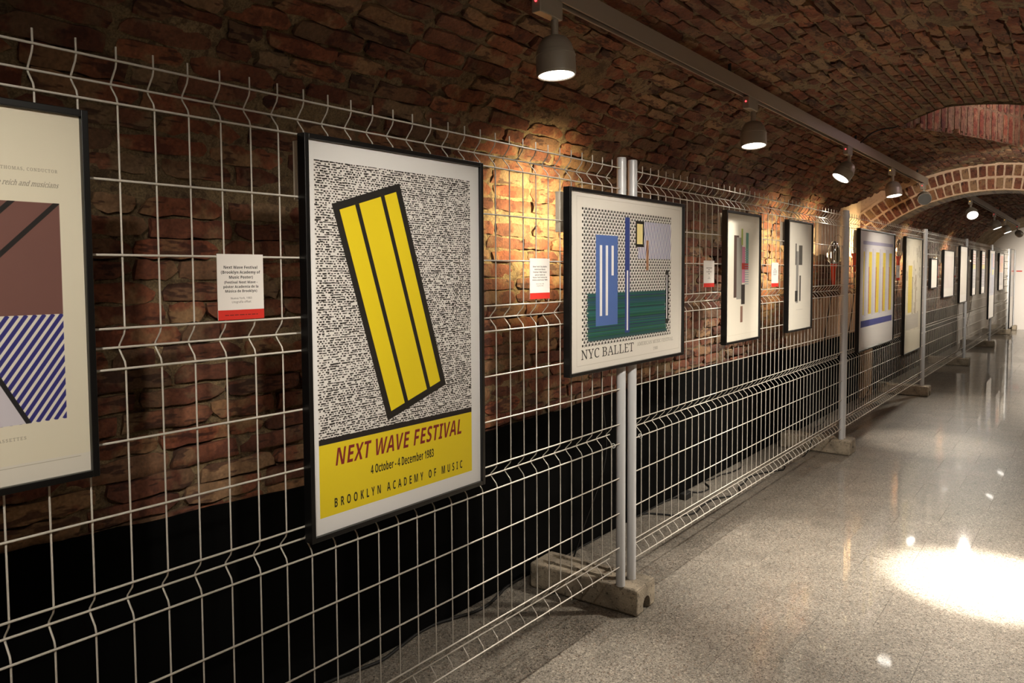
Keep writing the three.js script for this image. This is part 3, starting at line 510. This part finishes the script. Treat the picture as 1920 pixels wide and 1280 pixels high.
caption('white caption card with bold text and red strip, beside the yellow-banded poster', -0.926, -1.045, 1.364, 1.516, [['Next Wave Festival', 27, 1], ['(Brooklyn Academy of', 27, 1], ['Music Poster)', 27, 1], ['(Festival Next Wave -', 24, 1], ['póster Academia de la', 24, 1], ['Música de Brooklyn)', 24, 1], [' ', 14, 0], ['Nueva York, 1983', 20, 0], ['Litografía offset', 20, 0]], 330);
caption('white caption card with red strip against the glowing yellow-lit bricks', -2.116, -2.237, 1.375, 1.52, [['New York City Ballet', 24, 1], ['American Music', 24, 1], ['Festival 1988 Poster', 24, 1], ['(póster Ballet de', 22, 1], ['Nueva York Festival de', 22, 1], ['música americana 1988)', 22, 1], [' ', 12, 0], ['Nueva York, 1988', 17, 0], ['Litografía offset', 17, 0]], '');
caption('white caption card left of the print with stacked colour blocks', -3.597, -3.73, 1.39, 1.526, [[' ', 26, 0], ['#250', 26, 1], ['#60', 26, 1], ['#240', 26, 1], ['#60', 26, 1], [' ', 20, 0], ['#60', 18, 0], ['#110', 18, 0]], '');
caption('white caption card left of the print with one grey mark', -4.604, -4.73, 1.373, 1.523, [[' ', 26, 0], ['#150', 26, 1], ['#260', 26, 1], ['#270', 26, 1], ['#220', 26, 1]], '');
caption('white caption card between the yellow poster and the tall pale print', -8.24, -8.41, 1.374, 1.523, [[' ', 26, 0], ['#200', 26, 1], ['#240', 26, 1], ['#160', 26, 1]], '');
caption('white caption card next to the small square print', -10.62, -10.75, 1.374, 1.523, [[' ', 26, 0], ['#220', 26, 1], ['#180', 26, 1]], '');
caption('white caption card next to the pale pinkish print', -12.06, -12.19, 1.374, 1.523, [[' ', 26, 0], ['#220', 26, 1], ['#180', 26, 1]], '');

// ---------------------------------------------------------------- ceiling track and spotlights
function trackRail(x, y, z0, z1, label, mounts) {
  const len = z0 - z1, o = thing('ceiling_track', label, 'track', [x, y, (z0 + z1) / 2]);
  const sh = new THREE.Shape([[-0.02, 0.07], [-0.02, 0], [-0.013, 0], [-0.013, 0.014], [0.013, 0.014], [0.013, 0], [0.02, 0], [0.02, 0.07]].map((p) => new THREE.Vector2(...p)));
  const g = new THREE.ExtrudeGeometry(sh, { depth: len, bevelEnabled: false }); g.translate(0, 0, -len / 2); part('rail', g, M.track, o);
  part('slot_strip', box(0.0255, 0.001, len - 0.02, 0, 0.0133, 0), M.trackSlot, o);
  for (const s of [-1, 1]) part('end_cap', box(0.042, 0.072, 0.004, 0, 0.035, s * (len / 2 + 0.002)), M.track, o);
  for (const t of mounts) part('mount', cyl(0.008, 0.008, 0.07, 10, 0, 0.10, t * len), M.trackSlot, o);
  return o;
}
trackRail(0.12, 2.38, 0.8, -9.05, 'long beige lighting track along the brick vault above the fence', [-0.45, -0.2, 0.05, 0.25, 0.45]);
trackRail(1.42, 2.35, 0.8, -9.2, 'lighting track on the other side of the vault', [-0.45, 0, 0.45]);
trackRail(0.30, 2.36, -10.9, -18.5, 'lighting track hung in the back bay beyond the arch', [-0.4, 0, 0.4]);
const headG = new THREE.LatheGeometry([[0.0, 0.135], [0.02, 0.134], [0.042, 0.124], [0.056, 0.104], [0.062, 0.082], [0.0625, 0.078], [0.0655, 0.076], [0.067, 0.058], [0.067, 0.008], [0.065, 0], [0.061, 0], [0.061, 0.012], [0.0, 0.012]].map((p) => new THREE.Vector2(...p)), 36);
const lensG = (() => { const g = new THREE.CircleGeometry(0.0605, 32); g.rotateX(Math.PI / 2); g.translate(0, 0.004, 0); return g; })();
const ringG2 = new THREE.TorusGeometry(0.0672, 0.0016, 6, 36); ringG2.rotateX(Math.PI / 2);
function spotLamp(label, x, yTrack, z, aim, o2 = {}) {
  const o = thing('track_spotlight', label, 'spotlight', [x, yTrack - 0.3, z]);
  const H = 0.3;
  part('adapter', rbox(0.036, 0.062, 0.13, 0.004, 0, H - 0.031, 0.03), M.lampBody, o);
  const led = part('indicator_light', new THREE.SphereGeometry(0.0045, 10, 8), o2.amber ? M.ledAmber : M.led, o); led.position.set(0, H - 0.026, 0.096);
  part('stem', cyl(0.0125, 0.0125, 0.075, 16, 0, H - 0.0975, -0.012), M.lampBody, o);
  const piv = new THREE.Vector3(0, H - 0.13, -0.012), d = new THREE.Vector3(...aim).normalize();
  const q = new THREE.Quaternion().setFromUnitVectors(new THREE.Vector3(0, -1, 0), d);
  const head = part('housing', headG, M.lampBody, o); head.quaternion.copy(q); head.position.copy(piv).addScaledVector(d, 0.118);
  const c = part('knuckle', new THREE.SphereGeometry(0.018, 14, 10), M.lampBody, o); c.position.copy(piv);
  const lens = part('lens', lensG, o2.off ? M.lensOff : M.lens, head); part('trim_ring', ringG2, M.lampBody, head).position.y = 0.066;
  if (!o2.off) {
    const l = new THREE.SpotLight(o2.color || LAMP.spotColor, o2.power || LAMP.spot, 0, o2.angle || 0.40, o2.pen ?? 0.7, 2); l.name = 'lamp_light';
    l.position.copy(head.position).addScaledVector(d, 0.004); l.target.position.copy(head.position).addScaledVector(d, 1); o.add(l); o.add(l.target); l.target.name = 'lamp_aim'; l.castShadow = true; l.shadow.radius = 1.3;
    const k = new THREE.SpotLight(l.color, l.intensity * (o2.spill ?? 0.06), 0, 1.2, 1, 2); k.name = 'lamp_spill'; k.position.copy(l.position); k.target = l.target; k.castShadow = true; k.shadow.radius = 3; o.add(k);
  }
  return o;
}
spotLamp('lit white track spotlight with red indicator, above the landscape ballet poster', 0.12, 2.38, -2.10, [0.06, -1, 0.0], { angle: 0.32 });
spotLamp('lit white track spotlight with red indicator, above the narrow print with colour blocks', 0.12, 2.38, -3.95, [0.08, -1, 0.1]);
spotLamp('lit track spotlight tilted toward the wall, above the orange work lamp', 0.12, 2.38, -5.91, [-0.5, -1, 0.45]);
spotLamp('lit track spotlight with amber indicator, above the large yellow poster', 0.12, 2.38, -7.4, [0.16, -1, 0.1], { amber: true, angle: 0.3, spill: 0.02 });
spotLamp('unlit round track spotlight turned sideways at the track end by the arch', 0.12, 2.38, -8.93, [0.25, -0.35, 1], { off: true });
// the facing track
spotLamp('spotlight aimed at the cream concert poster', 1.42, 2.35, 0.25, [-1.42, -0.95, -0.75], { power: LAMP.front, angle: 0.44, pen: 0.85 });
spotLamp('spotlight aimed at the poster with the yellow text band', 1.42, 2.35, -0.75, [-1.42, -0.95, -0.75], { power: LAMP.front, angle: 0.44, pen: 0.85 });
spotLamp('spotlight aimed at the landscape ballet poster', 1.42, 2.35, -1.6, [-1.42, -0.95, -1.2], { power: LAMP.front * 1.6, angle: 0.44, pen: 0.85 });
spotLamp('spotlight throwing a bright pool on the terrazzo floor', 1.42, 2.35, -3.95, [-0.08, -1, -0.06], { power: LAMP.pool, angle: 0.25, pen: 1, spill: 0.15 });
spotLamp('spotlight aimed at the narrow white prints', 1.42, 2.35, -4.3, [-1.42, -0.95, -0.5], { power: LAMP.front * 1.6, angle: 0.44, pen: 0.85 });
spotLamp('spotlight aimed at the large yellow poster', 1.42, 2.35, -6.8, [-1.42, -0.95, -0.6], { power: LAMP.front * 1.6, angle: 0.44, pen: 0.85 });
spotLamp('spotlight aimed at the tall pale print with the yellow panel', 1.42, 2.35, -8.4, [-1.42, -0.95, -0.6], { power: LAMP.front * 1.6, angle: 0.44, pen: 0.85 });
spotLamp('spotlight turned toward the brick arch', 1.42, 2.35, -7.3, [-0.42, -0.02, -1], { power: 7, angle: 0.6, pen: 1 });
spotLamp('spotlight over the floor at the near end of the hall', 1.42, 2.35, 0.75, [0.02, -1, 0.02], { power: 16, angle: 0.5, pen: 1, spill: 0.15 });
spotLamp('spotlight over the floor beside the near wall', 1.42, 2.35, -0.25, [0.22, -1, 0], { power: 14, angle: 0.45, pen: 1, spill: 0.15 });
trackRail(1.42, 2.35, -10.2, -19.5, 'lighting track on the far side of the back bay', [-0.45, 0, 0.45]);
[['small square print', -9.9], ['pale pinkish print', -11.0], ['tall pale beige print', -12.4], ['grey print with the yellow band', -13.8], ['violet print with the yellow band', -15.0], ['tall blue and yellow print', -16.4], ['orange and grey print', -18.2]].forEach(([n, z]) => spotLamp('spotlight aimed at the ' + n, 1.42, 2.35, z - 0.3, [-1.42, -0.95, -0.2], { power: LAMP.front * 1.05, angle: 0.5, pen: 0.9, spill: 0.15 }));
// back bay
spotLamp('glaring spotlight facing the arch at the start of the back track', 0.30, 2.36, -11.1, [0.28, -0.62, 0.75], { amber: true, power: 12, angle: 0.7, spill: 0.3 });
spotLamp('lit spotlight, second on the back track', 0.30, 2.36, -13.9, [0.4, -1, 0.05], { power: 12, angle: 0.4 });
spotLamp('lit spotlight with amber indicator, third on the back track', 0.30, 2.36, -15.6, [0.4, -1, 0.05], { amber: true, power: 12, angle: 0.4 });
spotLamp('spotlight aimed at the white end wall from the back track', 0.30, 2.36, -18.2, [0.4, -0.45, -1], { power: 75, angle: 0.7, spill: 0.02 });

// ---------------------------------------------------------------- work lamps hung behind the fence
function workLamp(label, x, y, z, cord, power = LAMP.work) {       // y: foot of the handle
  const o = thing('work_lamp', label, 'work lamp', [x, y, z]);
  part('handle', new THREE.LatheGeometry([[0, 0], [0.012, 0.002], [0.013, 0.03], [0.017, 0.06], [0.0165, 0.10], [0.021, 0.135], [0.027, 0.15], [0.027, 0.165], [0, 0.165]].map((p) => new THREE.Vector2(...p)), 20), M.orange, o);
  const hood = new THREE.LatheGeometry([[0.026, 0.165], [0.034, 0.175], [0.044, 0.2], [0.046, 0.26], [0.04, 0.31], [0.028, 0.335], [0.012, 0.345]].map((p) => new THREE.Vector2(...p)), 24, Math.PI * 0.0, Math.PI * 1.15); 
  const hm = part('hood', hood, M.chrome, o); hm.rotation.y = -0.05 * Math.PI + Math.PI * 0.0; hm.userData.label = 'chromed half hood';
  for (const a of [2.2, 3.14, 4.08]) part('guard_wire', tube([[0.026 * Math.sin(a + 1.57), 0.166, 0.026 * Math.cos(a + 1.57)], [0.046 * Math.sin(a + 1.57), 0.2, 0.046 * Math.cos(a + 1.57)], [0.047 * Math.sin(a + 1.57), 0.27, 0.047 * Math.cos(a + 1.57)], [0.012 * Math.sin(a + 1.57), 0.345, 0.012 * Math.cos(a + 1.57)]], 0.0015, 20, 5), M.chrome, o);
  part('hook', tube([[0, 0.343, 0], [0, 0.365, 0], [0.012, 0.385, 0], [0.032, 0.39, 0], [0.05, 0.378, 0], [0.052, 0.365, 0]], 0.0018, 24, 6), M.chrome, o);
  const b = part('bulb', new THREE.SphereGeometry(0.022, 18, 14), M.bulb, o); b.position.set(-0.004, 0.235, 0); b.scale.set(1, 1.5, 1); b.castShadow = false;
  const l = new THREE.SpotLight(LAMP.workColor, power, 0, 1.05, 0.75, 2); l.name = 'lamp_light'; l.position.set(-0.03, 0.235, 0); l.target.position.set(-1.03, 0.30, 0); l.target.name = 'lamp_aim'; o.add(l.target); l.castShadow = true; l.shadow.radius = 1; o.add(l);
  part('cord', tube(cord.map(([a, b2, c]) => [a - x, b2 - y, c - z]), 0.0042, 90, 7), M.cable, o);
  return o;
}
workLamp('chrome-hooded work lamp with orange handle hanging on the fence', -0.055, 1.36, -6.22, [[-0.055, 1.365, -6.22], [-0.06, 1.25, -6.17], [-0.075, 1.1, -6.15], [-0.10, 0.9, -6.16], [-0.09, 0.6, -6.14], [-0.14, 0.25, -6.12], [-0.2, 0.012, -6.05], [-0.27, 0.006, -5.85], [-0.2, 0.006, -5.55]]);
workLamp('orange work lamp hidden behind the landscape ballet poster, its cord hanging below', -0.11, 1.46, -2.92, [[-0.11, 1.465, -2.92], [-0.12, 1.3, -2.86], [-0.11, 1.05, -2.8], [-0.13, 0.9, -2.84], [-0.2, 0.6, -2.98], [-0.33, 0.25, -3.0], [-0.45, 0.012, -3.06], [-0.51, 0.006, -3.12], [-0.54, 0.006, -3.25], [-0.545, 0.006, -3.5]]);
workLamp('orange work lamp hidden behind the large yellow poster', -0.11, 1.46, -7.1, [[-0.11, 1.465, -7.1], [-0.12, 1.2, -7.12], [-0.2, 0.7, -7.15], [-0.4, 0.05, -7.3], [-0.45, 0.006, -7.2], [-0.4, 0.006, -7.0]]);
workLamp('orange work lamp hidden behind the tall pale print with the yellow panel', -0.11, 1.46, -8.95, [[-0.11, 1.465, -8.95], [-0.12, 1.2, -8.92], [-0.2, 0.7, -8.85], [-0.4, 0.05, -8.8], [-0.45, 0.006, -8.7], [-0.4, 0.006, -8.5]]);
workLamp('orange work lamp hidden behind the pale pinkish print in the back bay', -0.11, 1.38, -11.5, [[-0.11, 1.385, -11.5], [-0.12, 1.0, -11.5], [-0.3, 0.05, -11.4], [-0.4, 0.006, -11.2]]);
workLamp('orange work lamp hidden behind the bright violet print in the back bay', -0.11, 1.40, -15.25, [[-0.11, 1.405, -15.25], [-0.12, 1.0, -15.25], [-0.3, 0.05, -15.1], [-0.4, 0.006, -14.9]]);

// cables on the floor behind the fence
function cable(label, pts, r = 0.0055) { const m = new THREE.Mesh(tube(pts.map(([x, z]) => [Math.max(x, -0.552), r + 0.0005, z]), r, pts.length * 14, 8), M.cable); m.name = numbered('power_cable'); m.castShadow = m.receiveShadow = true; m.userData = { label, category: 'cable', group: 'power cables on the floor' }; scene.add(m); }
cable('thick black cable curving along the black board before the first concrete foot', [[-0.55, -1.2], [-0.56, -1.6], [-0.52, -1.79], [-0.508, -1.86], [-0.527, -1.97], [-0.552, -2.105], [-0.548, -2.2], [-0.53, -2.265], [-0.513, -2.32], [-0.498, -2.365], [-0.49, -2.45], [-0.512, -2.56], [-0.54, -2.654], [-0.552, -2.8]], 0.0065);
cable('black cable looping on the floor under the bottom wires past the twin posts', [[-0.552, -3.9], [-0.53, -4.01], [-0.443, -4.058], [-0.376, -4.08], [-0.319, -4.14], [-0.30, -4.216], [-0.321, -4.363], [-0.319, -4.51], [-0.294, -4.59], [-0.252, -4.678], [-0.241, -4.767], [-0.295, -4.908], [-0.302, -5.017], [-0.324, -5.17], [-0.299, -5.3], [-0.255, -5.42], [-0.197, -5.52]]);
cable('kinked black cable lying close to the black board past the twin posts', [[-0.552, -3.99], [-0.55, -4.23], [-0.541, -4.35], [-0.528, -4.42], [-0.516, -4.58], [-0.456, -4.617], [-0.442, -4.748], [-0.535, -4.88], [-0.515, -4.975], [-0.511, -5.114], [-0.479, -5.22], [-0.477, -5.43], [-0.548, -5.6]]);
{ const m = new THREE.Mesh(rbox(0.05, 0.04, 0.11, 0.008, 0, 0.02, 0), M.cable); m.name = 'plug_adapter'; m.position.set(-0.478, 0, -4.46); m.rotation.y = 0; m.castShadow = m.receiveShadow = true; m.userData = { label: 'small black plug adapter lying on the cable by the black board', category: 'plug' }; scene.add(m); }
{ const m = new THREE.Mesh(tube([[0.19, 2.41, -5.95], [0.24, 2.47, -6.0], [0.3, 2.515, -6.1], [0.38, 2.535, -6.18], [0.405, 2.60, -6.27], [0.41, 2.75, -6.3]], 0.005, 60, 7), M.cable); m.name = 'track_feed_cable'; m.castShadow = m.receiveShadow = true; m.userData = { label: 'dark cable running from the track into the shaft in the vault', category: 'cable' }; scene.add(m); }

// small roof window at the end of the light shaft
{
  const w = struct('window_1', box(0.01, 0.3, 1.0, PITX1 - 0.012, 2.85, -7.2), std({ color: 0xffffff, emissive: new THREE.Color(1, 0.72, 0.76), emissiveIntensity: 1.6 }), 'small frosted window lighting the shaft in the vault', 'window');
  const l = new THREE.RectAreaLight(new THREE.Color(1, 0.72, 0.76), 4, 1.0, 0.3); l.name = 'window_light'; l.position.set(PITX1 - 0.03, 2.85, -7.2); l.lookAt(0, 2.85, -7.2); scene.add(l);
}
// small sign on the end wall
{ const m = new THREE.Mesh(box(0.12, 0.15, 0.002, 0, 0, 0), std({ color: 0xd9d4d2, roughness: 0.8 })); m.name = 'wall_label'; m.position.set(0.08, 1.5, ZEND + 0.002); m.userData = { label: 'small label with red strip on the white end wall', category: 'label' }; part('red_strip', box(0.12, 0.025, 0.002, 0, -0.06, 0.001), std({ color: 0xc02a20, roughness: 0.8 }), m); scene.add(m); }

scene.traverse((o) => { if (o.isMesh && o.name !== 'bulb') { o.castShadow = true; o.receiveShadow = true; } });
renderer.render(scene, camera);
